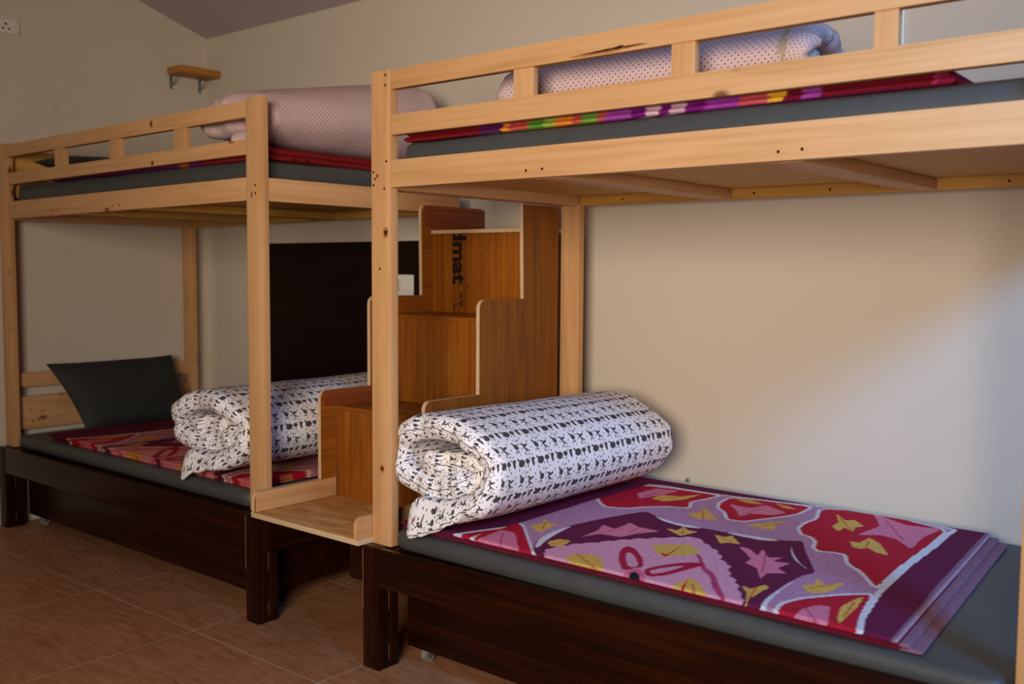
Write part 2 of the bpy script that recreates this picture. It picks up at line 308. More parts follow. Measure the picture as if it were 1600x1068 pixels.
# ------------------------------------------------------------------ bunk beds
def nails(bm, pts, face, at, r=.0042):
    for a, z in pts:
        c = (a,at,z) if face == 'y' else (at,a,z)
        cyl(bm, c, face, r, .0016, 1, 8)
KNOT = new_mat('pine_knot', .6, .3, (.36,.15,.045))[0]
def knot(bm, x, z, r, el=1.3):
    for k,(q,mi) in enumerate(((1,2),(.5,1))):
        n0 = set(bm.verts); cyl(bm,(0,0,0),'y',r*q,.0008,mi,20)
        for v in set(bm.verts)-n0: v.co = Vector((x+v.co.x*(1+.12*math.sin(5*v.co.z/r)), v.co.y-.0001-.0003*k, z+v.co.z*el))
def bunk(x0, x1, label, drop, D, g, rails, bal, beams, top, notch, rise=0):
    """x0..x1 outer length; posts .092 wide boards; base legs and rails below; rails = heights"""
    W, TH = .092, .036
    t = thing('bunk_bed', ((x0+x1)/2, .5, 0), label, 'bunk bed', 'pine bunk beds on dark bases')
    r1a, r1b, r2a, r2b, la, lb = rails
    # dark base
    bz, fy, by = .42, -.038, 1.2
    for lx in (x0-.007, x1-.071):
        for k,(ly0,ly1) in enumerate(((fy,.056),(by-.09,by))):
            bm = bmesh.new(); bx(bm, lx, lx+.078, ly0, ly0+(ly1-ly0)*.52, 0, bz, bev=.004); bx(bm, lx+.001, lx+.077, ly0+(ly1-ly0)*.54, ly1, 0, bz-.002, bev=.004)
            if k == 0:
                for zz, zl in ((.03,.05),(.20,.08),(.31,.045)): bx(bm, lx+.0765, lx+.0783, ly0+.0465, ly0+.0485, zz, zz+zl, bev=0, mi=1)
                bx(bm, lx-.0006, lx+.0022, ly0-.0008, ly0+.003, .20, .41, bev=0, mi=1)
            obj('leg', bm, [DARK['z'],SCRATCH], t)
    one('side_rail', (x0+.071+.0005, x1-.0715, fy, -.0145, .29+rise, bz+rise), DARK['x'], t, drop=rise)
    one('side_rail', (x0+.0715, x1-.0715, by-.04, by-.002, .29, bz), DARK['x'], t)
    one('end_rail', (x0+.012, x0+.05, .057, by-.091, .29, bz), DARK['y'], t)
    one('end_rail', (x1-.05, x1-.004, .057, by-.091, .29, bz), DARK['y'], t)
    one('bed_base_board', (x0+.072, x1-.072, .001, by-.041, .385, .417), DARK['x'], t, bev=.001)
    # posts
    for px, dz in ((x0, drop), (x1-W, 0)):
        bm = bmesh.new(); bx(bm, px,px+W,0,TH, bz, top-dz, bev=.004)
        if px == notch[0]: nails(bm, notch[1], 'y', -.0002)
        for kx,kz,kr in (notch[2] if px == notch[0] else ()): knot(bm,kx,kz,kr)
        obj('post', bm, [PINE['z'],HOLE,KNOT], t)
        one('post', (px,px+W,D-TH,D, bz+.0005, lb-.001-dz*.5), PINE['z'], t)
    ia, ib = x0+W+.0005, x1-W-.0005
    bm = bmesh.new(); bx(bm, ia,ib,.001,.031,r1b,r1a, drop=drop)
    if g:                                                        # split and bark pocket along the lower edge of the top rail
        for (mi,dz,hh,dy,xa,xb) in ((2,.0085,.0055,.0006,.72,.98),(1,.0105,.0022,.0002,.76,.97),(1,.0135,.003,.0001,.865,.905)):
            n = 24; up = []; lo = []
            for i in range(n+1):
                s_ = i/n; x_ = xa+(xb-xa)*s_; w_ = hh*(math.sin(math.pi*s_)**.7)*(1+.5*noise.noise(Vector((x_*60,dz*900,0)))); c_ = r1b+dz+.004*(s_-.3)*1.2
                up.append(bm.verts.new((x_,dy,c_+w_))); lo.append(bm.verts.new((x_,dy,c_-w_)))
            for i in range(n):
                f = bm.faces.new((lo[i],lo[i+1],up[i+1],up[i])); f.material_index = mi
    else: knot(bm,-1.446,1.945,.011,1.5)
    obj('guard_rail', bm, [PINE['x'],HOLE,KNOT], t)
    bm = bmesh.new(); bx(bm, ia,ib,.001,.031,r2b,r2a, drop=drop)
    if not g: knot(bm,-1.442,1.783,.011,1.1)
    obj('guard_rail', bm, [PINE['x'],HOLE,KNOT], t)
    bm = bmesh.new(); bx(bm, ia,ib,.001,.034,lb,la, drop=drop)
    nl = []
    for bxm in beams: nl += [(bxm[2]-.03, lb+.022), (bxm[2]+.03, lb+.024)]
    nails(bm, [(a, z-drop*(ib-a)/(ib-ia)) for a, z in nl], 'y', .0008)
    obj('bed_rail', bm, [PINE['x'],HOLE], t)
    for b0,b1 in bal:
        dz = drop*(ib-b0)/(ib-ia)
        one('baluster', (b0,b1,.006,.030,r2a-dz-.0005,r1b-dz+.0008), PINE['z'], t, bev=.002)
    # end rails, back rail, cross beams, deck
    zb = lb-.004; ud = lb+.032
    for ex0, ex1, dz in ((x0+.005,x0+W,drop),(x1-W+.056,x1,0)):
        bm = bmesh.new(); bx(bm, ex0,ex1,TH+.001,D-TH+(.036 if ex1==x1 else 0),zb-dz,la-.004-dz)
        nails(bm, [(yy, zb-dz+.02) for yy in (.2,.42,.63,.85,.98)], 'x', ex1-.0009)
        obj('end_rail', bm, [PINE['y'],HOLE], t)
    bm = bmesh.new(); bx(bm, x0+W+.001, x1-W+.054, D-TH,D-.001, zb, la-.006, drop=drop)
    nails(bm, [(a, zb+.018-drop*(ib-a)/(ib-ia)) for a in np.arange(x0+.3,x1-.2,.28)], 'y', D-TH+.0002)
    obj('back_rail', bm, [UNDER['x'],HOLE], t)
    for (b0,b1,_) in beams:
        dz = drop*(ib-b0)/(ib-ia)
        one('crossbeam', (b0,b1,.0345,D-TH-.001,zb+.002-dz,ud-dz-.0005), PINE['y'] if g else UNDER['y'], t)
    bm = bmesh.new(); bx(bm, ia, ib+.05, .035, D-TH-.001, ud, ud+.012, bev=.001, drop=drop)
    obj('deck', bm, UNDER['x'], t)
    return t
KN_R = [(-.022,1.468,.014),(-.042,.682,.011),(-.062,1.655,.006)]; KN_L = [(-.752,1.63,.005)]
right = bunk(-.092, 2.008, 'pale pine bunk bed at the right, its open lower berth facing the camera', 0, 1.08, True,
    (1.993,1.930,1.849,1.783,1.704,1.614), ((.516,.590),(1.046,1.115),(1.569,1.623)),
    ((.582,.684,.60),(1.30,1.398,1.38)), 1.995, (-.092,[(-.080,1.668),(-.072,1.646),(-.080,1.626),(-.028,1.612),(-.018,1.70),(-.022,1.978),(-.022,1.945),(-.05,1.35)],KN_R), .026)
left = bunk(-2.913, -.696, 'pale pine bunk bed at the left in the room corner, pillow on its lower berth', .014, 1.08, False,
    (1.975,1.913,1.832,1.775,1.690,1.603), ((-2.314,-2.222),(-1.801,-1.711),(-1.288,-1.200)),
    ((-2.20,-2.10,-2.32),(-1.62,-1.52,-1.75)), 1.983, (-.696-.092,[(-.730,1.658),(-.730,1.628),(-.755,1.62)],KN_L))
# head boards of the left bunk
for (z0,z1) in ((.722,.795),(.50,.672)):
    bm = bmesh.new(); bx(bm, -2.893,-2.868,.0365,1.043,z0,z1)
    if z0 < .6: nails(bm, [(.11,.60),(.17,.585),(.15,.545),(.12,.54)], 'x', -2.8678)
    obj('headboard_plank', bm, [PINE['y'],HOLE], left)
one('headboard_plank', (-2.893,-2.868,.0365,1.043,1.70,1.945), UNDER['y'], left)
# big knot on the right bunk's front post, knots on guard rails are in the wood
# rolling drawers under the beds
def trundle(x0,x1,yf,label):
    t = thing('trundle_drawer', ((x0+x1)/2,.6,0), label, 'drawer', 'rolling drawers under the bunks')
    one('front_panel', (x0,x1,yf,yf+.02,.065,.282), DARK['x'], t)
    bm = bmesh.new(); bx(bm,x0+.01,x0+.028,yf+.021,1.02,.065,.25); bx(bm,x1-.028,x1-.01,yf+.021,1.02,.065,.25); bx(bm,x0+.029,x1-.029,1.0,1.02,.065,.25); bx(bm,x0+.029,x1-.029,yf+.021,.999,.066,.084)
    obj('box', bm, DARK['x'], t)
    for wx in (x0+.04, x1-.04):
        for wy in (yf+.06,.96):
            bm = bmesh.new(); cyl(bm,(wx,wy,.0235),'x',.0235,.02,0,20); cyl(bm,(wx,wy,.0235),'x',.009,.026,1,12); bx(bm,wx-.016,wx+.016,wy-.018,wy+.018,.045,.064,bev=.002,mi=1)
            bx(bm,wx-.0165,wx-.0135,wy-.012,wy+.012,.02,.05,bev=.001,mi=1); bx(bm,wx+.0135,wx+.0165,wy-.012,wy+.012,.02,.05,bev=.001,mi=1)
            obj('caster', bm, [CASTER,METAL], t)
trundle(.0,1.90,.075,'dark wooden rolling drawer under the right bunk, behind its front rail')
trundle(-2.81,-.80,.062,'dark wooden rolling drawer under the left bunk, behind its front rail')
# ------------------------------------------------------------------ staircase between the beds
def fillet(pts, rad):
    out = []
    n = len(pts)
    for i,(p,r) in enumerate(zip(pts,rad)):
        p = Vector(p)
        if not r: out.append(p); continue
        a = (Vector(pts[i-1])-p).normalized(); c = (Vector(pts[(i+1)%n])-p).normalized()
        for k in range(7):
            th = k/6
            # quarter arc between p+a*r and p+c*r
            ang = th*math.pi/2
            out.append(p + a*r*(1-math.sin(ang)) + c*r*(1-math.cos(ang)))
    return out
def plate(pts, x0, x1):
    bm = bmesh.new()
    A = [bm.verts.new((x0,p.x,p.y)) for p in pts]; B = [bm.verts.new((x1,p.x,p.y)) for p in pts]
    bm.faces.new(A); bm.faces.new(B[::-1])
    for i in range(len(pts)):
        f = bm.faces.new((A[i],A[(i+1)%len(pts)],B[(i+1)%len(pts)],B[i])); f.material_index = 1
    return bm
st = thing('staircase', (-.395,.6,0), 'brown plywood box staircase between the two bunks, black stencil on its top riser', 'stairs')
Lp = fillet([(-.058,.4405),(-.058,.516),(.258,.516),(.258,.868),(.520,.868),(.520,1.237),(.822,1.237),(.816,1.627),(1.226,1.597),(1.226,.4405)][:8]+[(1.226,1.627),(1.226,.4405)], [0,.03,0,.03,0,.03,0,.03,.03,0])
def zone(bm, zs):                                             # upper strips of the guards are a redder wood
    pass
lbm = plate(Lp, -.6955, -.678); obj('stringer', lbm, [PLY['y'],EDGE], st)
Rp = fillet([(.2545,.4405),(.2545,.877),(.545,.877),(.545,1.236),(.806,1.236),(.798,1.607),(1.03,1.607),(1.03,.4405)], [0,.03,0,.035,0,0,0,0])
obj('stringer', plate(Rp, -.112, -.0945), [PLYSIDE,EDGE], st)
bm = bmesh.new(); bx(bm,-.677,-.672,-.054,.330,.4415,.5155,bev=.001); obj('guard_strip', bm, PINE['y'], st)['label'] = 'pale pine strip along the lowest step'
bm = bmesh.new(); bx(bm,-.677,-.674,.835,1.222,1.535,1.62,bev=.001); obj('guard_strip', bm, REDW, st)['label'] = 'reddish strip above the top step'
bm = bmesh.new(); bx(bm,-.677,-.675,.275,.60,.806,.862,bev=.0008); obj('guard_strip', bm, REDW, st)['label'] = 'reddish strip above the second step'
def tread(y0,y1,z0,z1,m,x0=-.6775,x1=-.1125,edge=True):
    bm = bmesh.new(); bx(bm,x0,x1,y0,y1,z0,z1,bev=.001)
    bm.normal_update()
    for f in bm.faces:
        if edge and abs(f.normal.z) < .6: f.material_index = 1
    return obj('tread', bm, [m,EDGE], st)
obj('guard_strip', plate(fillet([(-.066,.4405),(-.066,.516),(.254,.516),(.254,.4405)],[0,.03,0,0]), -.112, -.0945), [PINE['y'],PINE['y']], st)['label'] = 'pale pine strip along the lowest step, near the front post'
tread(-.062,1.2,.4205,.440,STEP,-.6955,-.0945)
tread(.331,.617,.788,.803,PLY['x'],edge=False); tread(.598,.90,1.149,1.163,PLY['x'],edge=False); tread(.876,1.226,1.503,1.519,PLY['x'])
one('riser',(-.6775,-.1125,.333,.349,.4405,.7875),PLY['z'],st,bev=.001)
one('riser',(-.6775,-.1125,.600,.616,.8035,1.1485),PLY['z'],st,bev=.001)
ris = one('riser',(-.6775,-.1125,.886,.902,1.1635,1.5025),PLY['z'],st,bev=.001); ris['label'] = 'top riser with black stencilled lettering'
for bxs in ((-.688,-.65),(-.185,-.1005)): one('support_block',(bxs[0],bxs[1],-.02,1.1,.285,.42),DARK['y'],st)
def lettering(body, size, x_base, z_top, mat, bold=0.0, sx=1.0, clip=None):
    """text reading downwards: baseline towards -x, first letter at z_top, on the riser face y=.886"""
    cu = bpy.data.curves.new('lettering','FONT'); cu.body = body; cu.size = size; cu.offset = bold; cu.extrude = .0003; cu.resolution_u = 6
    ob = bpy.data.objects.new('lettering', cu); COL.objects.link(ob)
    dg = bpy.context.evaluated_depsgraph_get(); dg.update()
    me = bpy.data.meshes.new_from_object(ob.evaluated_get(dg)); COL.objects.unlink(ob); bpy.data.objects.remove(ob); bpy.data.curves.remove(cu)
    bm = bmesh.new(); bm.from_mesh(me); bpy.data.meshes.remove(me)
    for v in bm.verts: v.co = Vector((x_base + v.co.y, .8855 - v.co.z, z_top - v.co.x*sx))
    if clip is not None: bmesh.ops.bisect_plane(bm, geom=bm.verts[:]+bm.edges[:]+bm.faces[:], plane_co=(0,0,clip), plane_no=(0,0,1), clear_outer=True)
    return sub('lettering', bm, mat, ris, smooth=False)
lettering('dmat', .104, -.553, 1.530, INK, .0038, 1.13, 1.5005)
lettering('TM', .020, -.474, 1.289, INKRED, 0, 1.0)
lettering('as ligi', .029, -.512, 1.250, INK, .0004, .95, None)
lettering('for', .029, -.554, 1.203, INK, .0004, .9)
# ------------------------------------------------------------------ soft things
def mattress(name, x0,x1,y0,y1,z0,z1,label,grp='grey bunk mattresses'):
    bm = bmesh.new(); r = bmesh.ops.create_grid(bm, x_segments=2, y_segments=2, size=1)
    bm.free(); bm = bmesh.new()
    nx, ny = 44, 24; R = min(.028,(z1-z0)*.45); grid = {}
    prof = []
    # rows: loop around rounded slab, built as lofted rings from bottom to top
    rings = []
    for k in range(7):
        a = -math.pi/2 + math.pi*k/6
        rings.append((R*(1-math.cos(a)), (z0+R+R*math.sin(a)) if k < 3 else (z1-R+R*math.sin(a)) if k > 3 else (z0+z1)/2))
    def ring(inset, z):
        pts = []
        rc = .05
        X0,X1,Y0,Y1 = x0+inset,x1-inset,y0+inset,y1-inset
        rr = max(rc-inset,.012)
        for (cx,cy,a0) in ((X1-rr,Y0+rr,-90),(X1-rr,Y1-rr,0),(X0+rr,Y1-rr,90),(X0+rr,Y0+rr,180)):
            for j in range(6):
                a = math.radians(a0+18*j); pts.append((cx+rr*math.cos(a), cy+rr*math.sin(a)))
        # densify
        out = []
        for i in range(len(pts)):
            p, q = Vector(pts[i]), Vector(pts[(i+1)%len(pts)]); n = max(1,int((q-p).length/.06)) if inset == 0 or True else 1
            if (q-p).length > .2: n = 40 if abs((q-p).x) > abs((q-p).y) else 22
            else: n = 1
            for j in range(n): out.append(p.lerp(q, j/n))
        return [(p.x, p.y, z) for p in out]
    prev = None; first = None
    for ins, z in rings:
        cur = []
        for (x,y,zz) in ring(ins,z):
            dn = noise.noise(Vector((x*3.1,y*3.1,z0*7)))*.006
            cur.append(bm.verts.new((x+dn*.5, y+dn*.8, zz+(-abs(dn)*.8 if zz > (z0+z1)/2 else 0))))
        if prev:
            for i in range(len(cur)): bm.faces.new((prev[i],prev[(i+1)%len(cur)],cur[(i+1)%len(cur)],cur[i]))
        else: first = cur
        prev = cur
    bm.faces.new(prev); bm.faces.new(first[::-1])
    o = obj(name, bm, MATTR, loc=((x0+x1)/2,(y0+y1)/2,z0))
    return tag(o, label, 'mattress', grp)
mattress('mattress', .012,1.905,-.013,1.195,.4205,.488,'grey mattress on the lower berth of the right bunk, under the bright patterned blanket')
mattress('mattress', -2.80,-.795,.002,1.195,.4205,.488,'dark grey mattress on the lower berth of the left bunk, below the charcoal pillow')
mattress('mattress', .006,1.955,.037,1.042,1.659,1.762,'grey mattress on the upper berth of the right bunk, behind the guard rails')
mattress('mattress', -2.812,-.752,.040,1.042,1.650,1.762,'grey mattress on the upper berth of the left bunk, below the folded red blanket')
PAT=[["mauve",[[-0.792,0.893],[-0.549,1.028],[-0.312,1.039],[-0.141,1.069],[0.056,1.107],[0.217,1.174],[0.335,1.149],[0.505,1.093],[0.522,0.822],[0.531,0.58],[0.549,0.339],[0.59,0.107],[0.652,-0.072],[0.558,-0.08],[0.368,-0.087],[-0.105,-0.066],[-0.369,-0.297],[-1.248,0.648]],0.016,"white"],["red",[[0.067,1.091],[0.121,0.931],[0.114,0.848],[0.129,0.77],[0.166,0.711],[0.206,0.698],[0.238,0.656],[0.259,0.591],[0.285,0.57],[0.323,0.588],[0.361,0.586],[0.4,0.505],[0.457,0.457],[0.525,0.367],[0.543,0.353],[0.523,0.593],[0.514,0.834],[0.498,1.078],[0.343,1.128],[0.224,1.156]],0.009,"white"],["pink",[[0.299,0.82],[0.314,0.981],[0.277,1.06],[0.228,1.145],[0.289,1.108],[0.375,1.057],[0.48,1.084],[0.467,0.948],[0.485,0.772],[0.41,0.858],[0.357,0.871]],0,None],["yellow",[[0.137,1.055],[0.198,0.981],[0.218,1.008],[0.276,0.947],[0.261,0.912],[0.276,0.849],[0.237,0.883],[0.236,0.826],[0.195,0.876],[0.193,0.94]],0,None],["yellow",[[0.313,0.733],[0.343,0.74],[0.341,0.817],[0.387,0.779],[0.46,0.659],[0.424,0.664],[0.381,0.698],[0.369,0.669],[0.341,0.681]],0,None],["red",[[-0.253,1.018],[-0.239,0.923],[-0.207,0.849],[-0.152,0.799],[-0.101,0.717],[-0.048,0.727],[-0.019,0.799],[0.021,0.89],[0.041,0.969],[0.031,1.095],[-0.123,1.074],[-0.214,1.053]],0.009,"white"],["pink",[[-0.205,0.927],[-0.12,0.926],[-0.102,1.008],[0.004,0.947],[-0.011,0.88],[-0.081,0.847],[-0.09,0.782],[-0.141,0.857]],0,None],["yellow",[[-0.23,1.023],[-0.184,1.053],[-0.109,1.012],[-0.164,0.994]],0,None],["yellow",[[-0.093,1.063],[-0.033,1.048],[0.01,1.016],[-0.035,1.011]],0,None],["red",[[-0.518,0.572],[-0.436,0.61],[-0.408,0.665],[-0.349,0.738],[-0.28,0.769],[-0.326,0.861],[-0.31,0.94],[-0.298,1.034],[-0.414,1.029],[-0.537,1.009],[-0.703,0.94],[-0.751,0.836]],0.009,"white"],["pink",[[-0.545,0.842],[-0.539,0.976],[-0.45,0.996],[-0.462,0.888],[-0.488,0.771]],0,None],["yellow",[[-0.461,0.806],[-0.462,0.888],[-0.402,0.914],[-0.359,1.008],[-0.36,0.88],[-0.397,0.799]],0,None],["maroon",[[-0.334,-0.045],[-0.38,-0.001],[-0.419,0.061],[-0.448,0.19],[-0.45,0.304],[-0.418,0.448],[-0.365,0.617],[-0.255,0.565],[-0.146,0.556],[-0.052,0.564],[0.03,0.575],[0.153,0.604],[0.202,0.639],[0.265,0.524],[0.364,0.364],[0.347,0.315],[0.346,0.187],[0.358,0.073],[0.4,-0.059],[0.371,-0.221],[0.115,-0.184],[-0.215,-0.136]],0,None],["white",[[0.194,0.571],[0.235,0.497],[0.296,0.414],[0.343,0.373],[0.275,0.429],[0.231,0.493]],0,None],["white",[[0.392,-0.029],[0.363,0.047],[0.352,0.144],[0.348,0.306],[0.358,0.163],[0.374,0.056],[0.407,-0.029]],0,None],["white",[[-0.319,0.589],[-0.218,0.555],[-0.098,0.561],[-0.147,0.531],[-0.237,0.538]],0,None],["white",[[-0.037,0.565],[0.042,0.585],[0.156,0.599],[0.106,0.562],[0.031,0.555]],0,None],["rose",[[-0.314,-0.028],[-0.334,0.031],[-0.32,0.069],[-0.305,0.126],[-0.27,0.17],[-0.221,0.263],[-0.162,0.342],[-0.07,0.452],[-0.017,0.406],[0.061,0.352],[0.115,0.277],[0.108,0.282],[0.139,0.269],[0.183,0.187],[0.233,0.14],[0.272,0.083],[0.319,0.021],[0.385,-0.119],[0.264,-0.153],[0.096,-0.12],[0.102,-0.164],[-0.215,-0.136]],0,None],["roseline",[[-0.027,0.339],[0.049,0.281],[0.099,0.207],[0.158,0.165],[0.21,0.091],[0.278,0.011],[0.306,-0.055],[0.273,-0.006],[0.208,0.06],[0.159,0.135],[0.103,0.179],[0.047,0.262]],0,None],["yellow",[[-0.127,0.27],[-0.1,0.313],[-0.041,0.372],[0.033,0.302],[-0.006,0.244],[-0.034,0.191]],0,None],["yellow",[[0.123,-0.014],[0.125,0.09],[0.174,0.059],[0.256,-0.034],[0.282,-0.089],[0.206,-0.077]],0,None],["red",[[-0.065,0.234],[-0.039,0.221],[-0.045,0.295],[-0.029,0.209],[-0.045,0.209]],0,None],["red",[[0.126,0.075],[0.146,0.006],[0.176,-0.051],[0.157,0.002]],0,None],["pink",[[0.077,0.457],[0.116,0.454],[0.167,0.402],[0.145,0.48],[0.197,0.411],[0.228,0.438],[0.225,0.385],[0.272,0.402],[0.264,0.336],[0.306,0.303],[0.262,0.271],[0.273,0.21],[0.219,0.297],[0.17,0.319],[0.165,0.366]],0,None],["yellow",[[-0.197,0.474],[-0.155,0.481],[-0.164,0.537],[-0.131,0.503],[-0.097,0.512],[-0.107,0.462],[-0.114,0.428]],0,None],["yellow",[[-0.041,0.52],[-0.001,0.515],[0.004,0.548],[0.073,0.476],[0.033,0.467],[0.022,0.439]],0,None],["yellow",[[0.261,0.127],[0.292,0.119],[0.306,0.18],[0.324,0.162],[0.326,0.094],[0.325,0.053],[0.342,-0.003],[0.299,0.084]],0,None],["pink",[[-0.324,0.451],[-0.266,0.425],[-0.19,0.432],[-0.232,0.356],[-0.248,0.285],[-0.314,0.383]],0,None],["yellow",[[-0.242,0.695],[-0.215,0.743],[-0.248,0.812],[-0.204,0.777],[-0.111,0.672],[-0.155,0.679],[-0.187,0.65]],0,None],["yellow",[[-0.023,0.692],[0.009,0.742],[0.061,0.847],[0.052,0.75],[0.081,0.69],[0.028,0.685]],0,None],["yellow",[[0.379,0.239],[0.406,0.262],[0.389,0.321],[0.427,0.28],[0.461,0.339],[0.465,0.256],[0.449,0.21],[0.421,0.191]],0,None],["red",[[0.442,-0.058],[0.424,-0.002],[0.406,0.066],[0.426,0.136],[0.494,0.235],[0.554,0.296],[0.587,0.129],[0.652,-0.072],[0.558,-0.08]],0.009,"white"],["pink",[[0.466,-0.013],[0.462,0.069],[0.479,0.122],[0.507,0.133],[0.568,-0.027],[0.512,-0.031]],0,None],["yellow",[[0.551,0.073],[0.527,0.151],[0.534,0.235],[0.544,0.257],[0.557,0.19],[0.563,0.108],[0.571,0.039]],0,None],["red",[[-0.507,-0.155],[-0.591,-0.054],[-0.622,0.111],[-0.612,0.197],[-0.565,0.171],[-0.458,0.063],[-0.351,-0.039],[-0.258,-0.136],[-0.354,-0.182]],0.008,"white"],["pink",[[-0.563,-0.075],[-0.585,0.084],[-0.529,0.085],[-0.393,-0.055],[-0.447,-0.102]],0,None],["yellow",[[-0.618,0.04],[-0.622,0.111],[-0.605,0.151],[-0.59,0.089]],0,None],["yellow",[[-0.557,0.193],[-0.536,0.238],[-0.578,0.306],[-0.522,0.26],[-0.494,0.275],[-0.486,0.206],[-0.473,0.144]],0,None],["yellow",[[-0.387,0.081],[-0.38,0.132],[-0.34,0.144],[-0.322,0.072],[-0.349,0.048]],0,None],["yellow",[[-0.248,-0.01],[-0.244,0.043],[-0.213,0.061],[-0.176,0.073],[-0.07,-0.052],[-0.169,-0.058]],0,None],["pink",[[-0.346,0.199],[-0.346,0.294],[-0.375,0.369],[-0.318,0.354],[-0.317,0.441],[-0.247,0.343],[-0.248,0.285],[-0.318,0.271]],0,None],["white",[[-0.38,0.007],[-0.429,0.089],[-0.452,0.202],[-0.446,0.302],[-0.429,0.197],[-0.398,0.08],[-0.365,0.003]],0,None],["crimson",[[-0.042,-0.002],[-0.119,0.083],[-0.168,0.164],[-0.18,0.218],[-0.146,0.213],[-0.081,0.156],[-0.02,0.072],[-0.038,0.057]],0,None],["rose",[[-0.054,0.043],[-0.107,0.105],[-0.143,0.165],[-0.122,0.162],[-0.071,0.113],[-0.036,0.066]],0,None],["crimson",[[-0.014,0.059],[0.008,0.136],[0.048,0.21],[0.098,0.234],[0.082,0.143],[0.066,0.056],[0.03,0.006]],0,None],["rose",[[0.006,0.058],[0.027,0.121],[0.06,0.181],[0.051,0.097],[0.031,0.036]],0,None],["pinkdot",[[-0.022,-0.032],[-0.041,0.017],[-0.035,0.052],[-0.002,0.044],[0.044,-0.017],[0.059,-0.055],[0.008,-0.065]],0,None],["black",[[-0.005,-0.031],[-0.021,0.005],[-0.016,0.024],[0.007,0.008],[0.039,-0.038],[0.044,-0.068],[0.021,-0.064]],0,None]]
NSYM=42

CL = {'maroon':(.135,.013,.055),'mauve':(.47,.235,.36),'white':(.70,.66,.70),'red':(.48,.012,.035),'pink':(.70,.20,.30),'yellow':(.70,.42,.09),
      'rose':(.70,.32,.44),'roseline':(.45,.05,.14),'crimson':(.42,.01,.05),'pinkdot':(.72,.14,.26),'black':(.012,.012,.02),'hem':(.25,.12,.17)}
def chaikin(P, n, k=.22):
    for _ in range(n):
        P = [q for i in range(len(P)) for q in (((1-k)*P[i][0]+k*P[(i+1)%len(P)][0], (1-k)*P[i][1]+k*P[(i+1)%len(P)][1]), (k*P[i][0]+(1-k)*P[(i+1)%len(P)][0], k*P[i][1]+(1-k)*P[(i+1)%len(P)][1]))]
    return P
def scallop(P, wl, amp):
    out = []; n = len(P); acc = 0.0; cx = sum(p[0] for p in P)/n; cy = sum(p[1] for p in P)/n
    for i in range(n):
        (xa,ya),(xb,yb) = P[i],P[(i+1)%n]; L = math.hypot(xb-xa,yb-ya); m = max(1,int(L/.004))
        for k in range(m):
            s_ = k/m; x_,y_ = xa+(xb-xa)*s_, ya+(yb-ya)*s_; d = math.hypot(x_-cx,y_-cy)+1e-6; q = amp*abs(math.sin(math.pi*(acc+L*s_)/wl))
            out.append((x_+(x_-cx)/d*q, y_+(y_-cy)/d*q))
        acc += L
    return out
PAT = [(c, scallop(chaikin(P,1),.055,.011) if c == 'rose' and len(P) > 8 else P, ol, oc) for c,P,ol,oc in PAT]
PAT = [(c, P if len(P) > 60 else (chaikin(P,1,.10) if c in ('yellow','pink','maroon') else chaikin(P,1,.15) if c == 'red' else chaikin(P,2)) if i else P, ol, oc) for i,(c,P,ol,oc) in enumerate(PAT)]
def inside(P, x, y):
    r = np.zeros(x.shape,bool); n = len(P)
    for i in range(n):
        xa,ya = P[i]; xb,yb = P[(i+1)%n]
        if ya == yb: continue
        c = ((ya > y) != (yb > y)) & (x < (xb-xa)*(y-ya)/(yb-ya)+xa); r ^= c
    return r
def near(P, x, y, w):
    d = np.full(x.shape, 9.0); n = len(P)
    for i in range(n):
        xa,ya = P[i]; xb,yb = P[(i+1)%n]; dx,dy = xb-xa,yb-ya; L = dx*dx+dy*dy+1e-12
        t = np.clip(((x-xa)*dx+(y-ya)*dy)/L,0,1); d = np.minimum(d, np.hypot(x-xa-t*dx, y-ya-t*dy))
    return d < w
def paint(x, y, mirror):
    """fleece print at pattern coordinates; mirrored about x = 0"""
    col = np.empty(x.shape+(3,)); col[:] = CL['maroon']; ax = np.abs(x)
    for i,(c,P,ol,oc) in enumerate(PAT):
        xx = (ax if mirror else np.where(x < -.60, ax, x)) if i < NSYM else x
        xs = [p[0] for p in P]; ys = [p[1] for p in P]
        bb = (xx > min(xs)-.03)&(xx < max(xs)+.03)&(y > min(ys)-.03)&(y < max(ys)+.03)
        idx = np.nonzero(bb)
        if not len(idx[0]): continue
        px, py = xx[idx], y[idx]
        if ol:
            m = near(P,px,py,ol); col[idx[0][m],idx[1][m]] = CL[oc]
        m = inside(P,px,py)
        if ol and i: m &= ~near(P,px,py,ol*.35)
        col[idx[0][m],idx[1][m]] = CL[c]
        if c in ('yellow','pink'):                                      # red vein along each leaf
            cx, cy = np.mean(xs), np.mean(ys); k = max(range(len(P)), key=lambda q:(P[q][0]-cx)**2+(P[q][1]-cy)**2)
            e = P[k]; seg = [(cx-(e[0]-cx)*.5,cy-(e[1]-cy)*.5),(cx+(e[0]-cx)*.6,cy+(e[1]-cy)*.6)]
            v = near(seg,px,py,.0032 if c == 'yellow' else .0024)&m; col[idx[0][v],idx[1][v]] = (.60,.16,.05) if c == 'yellow' else (.48,.05,.14)
    return col
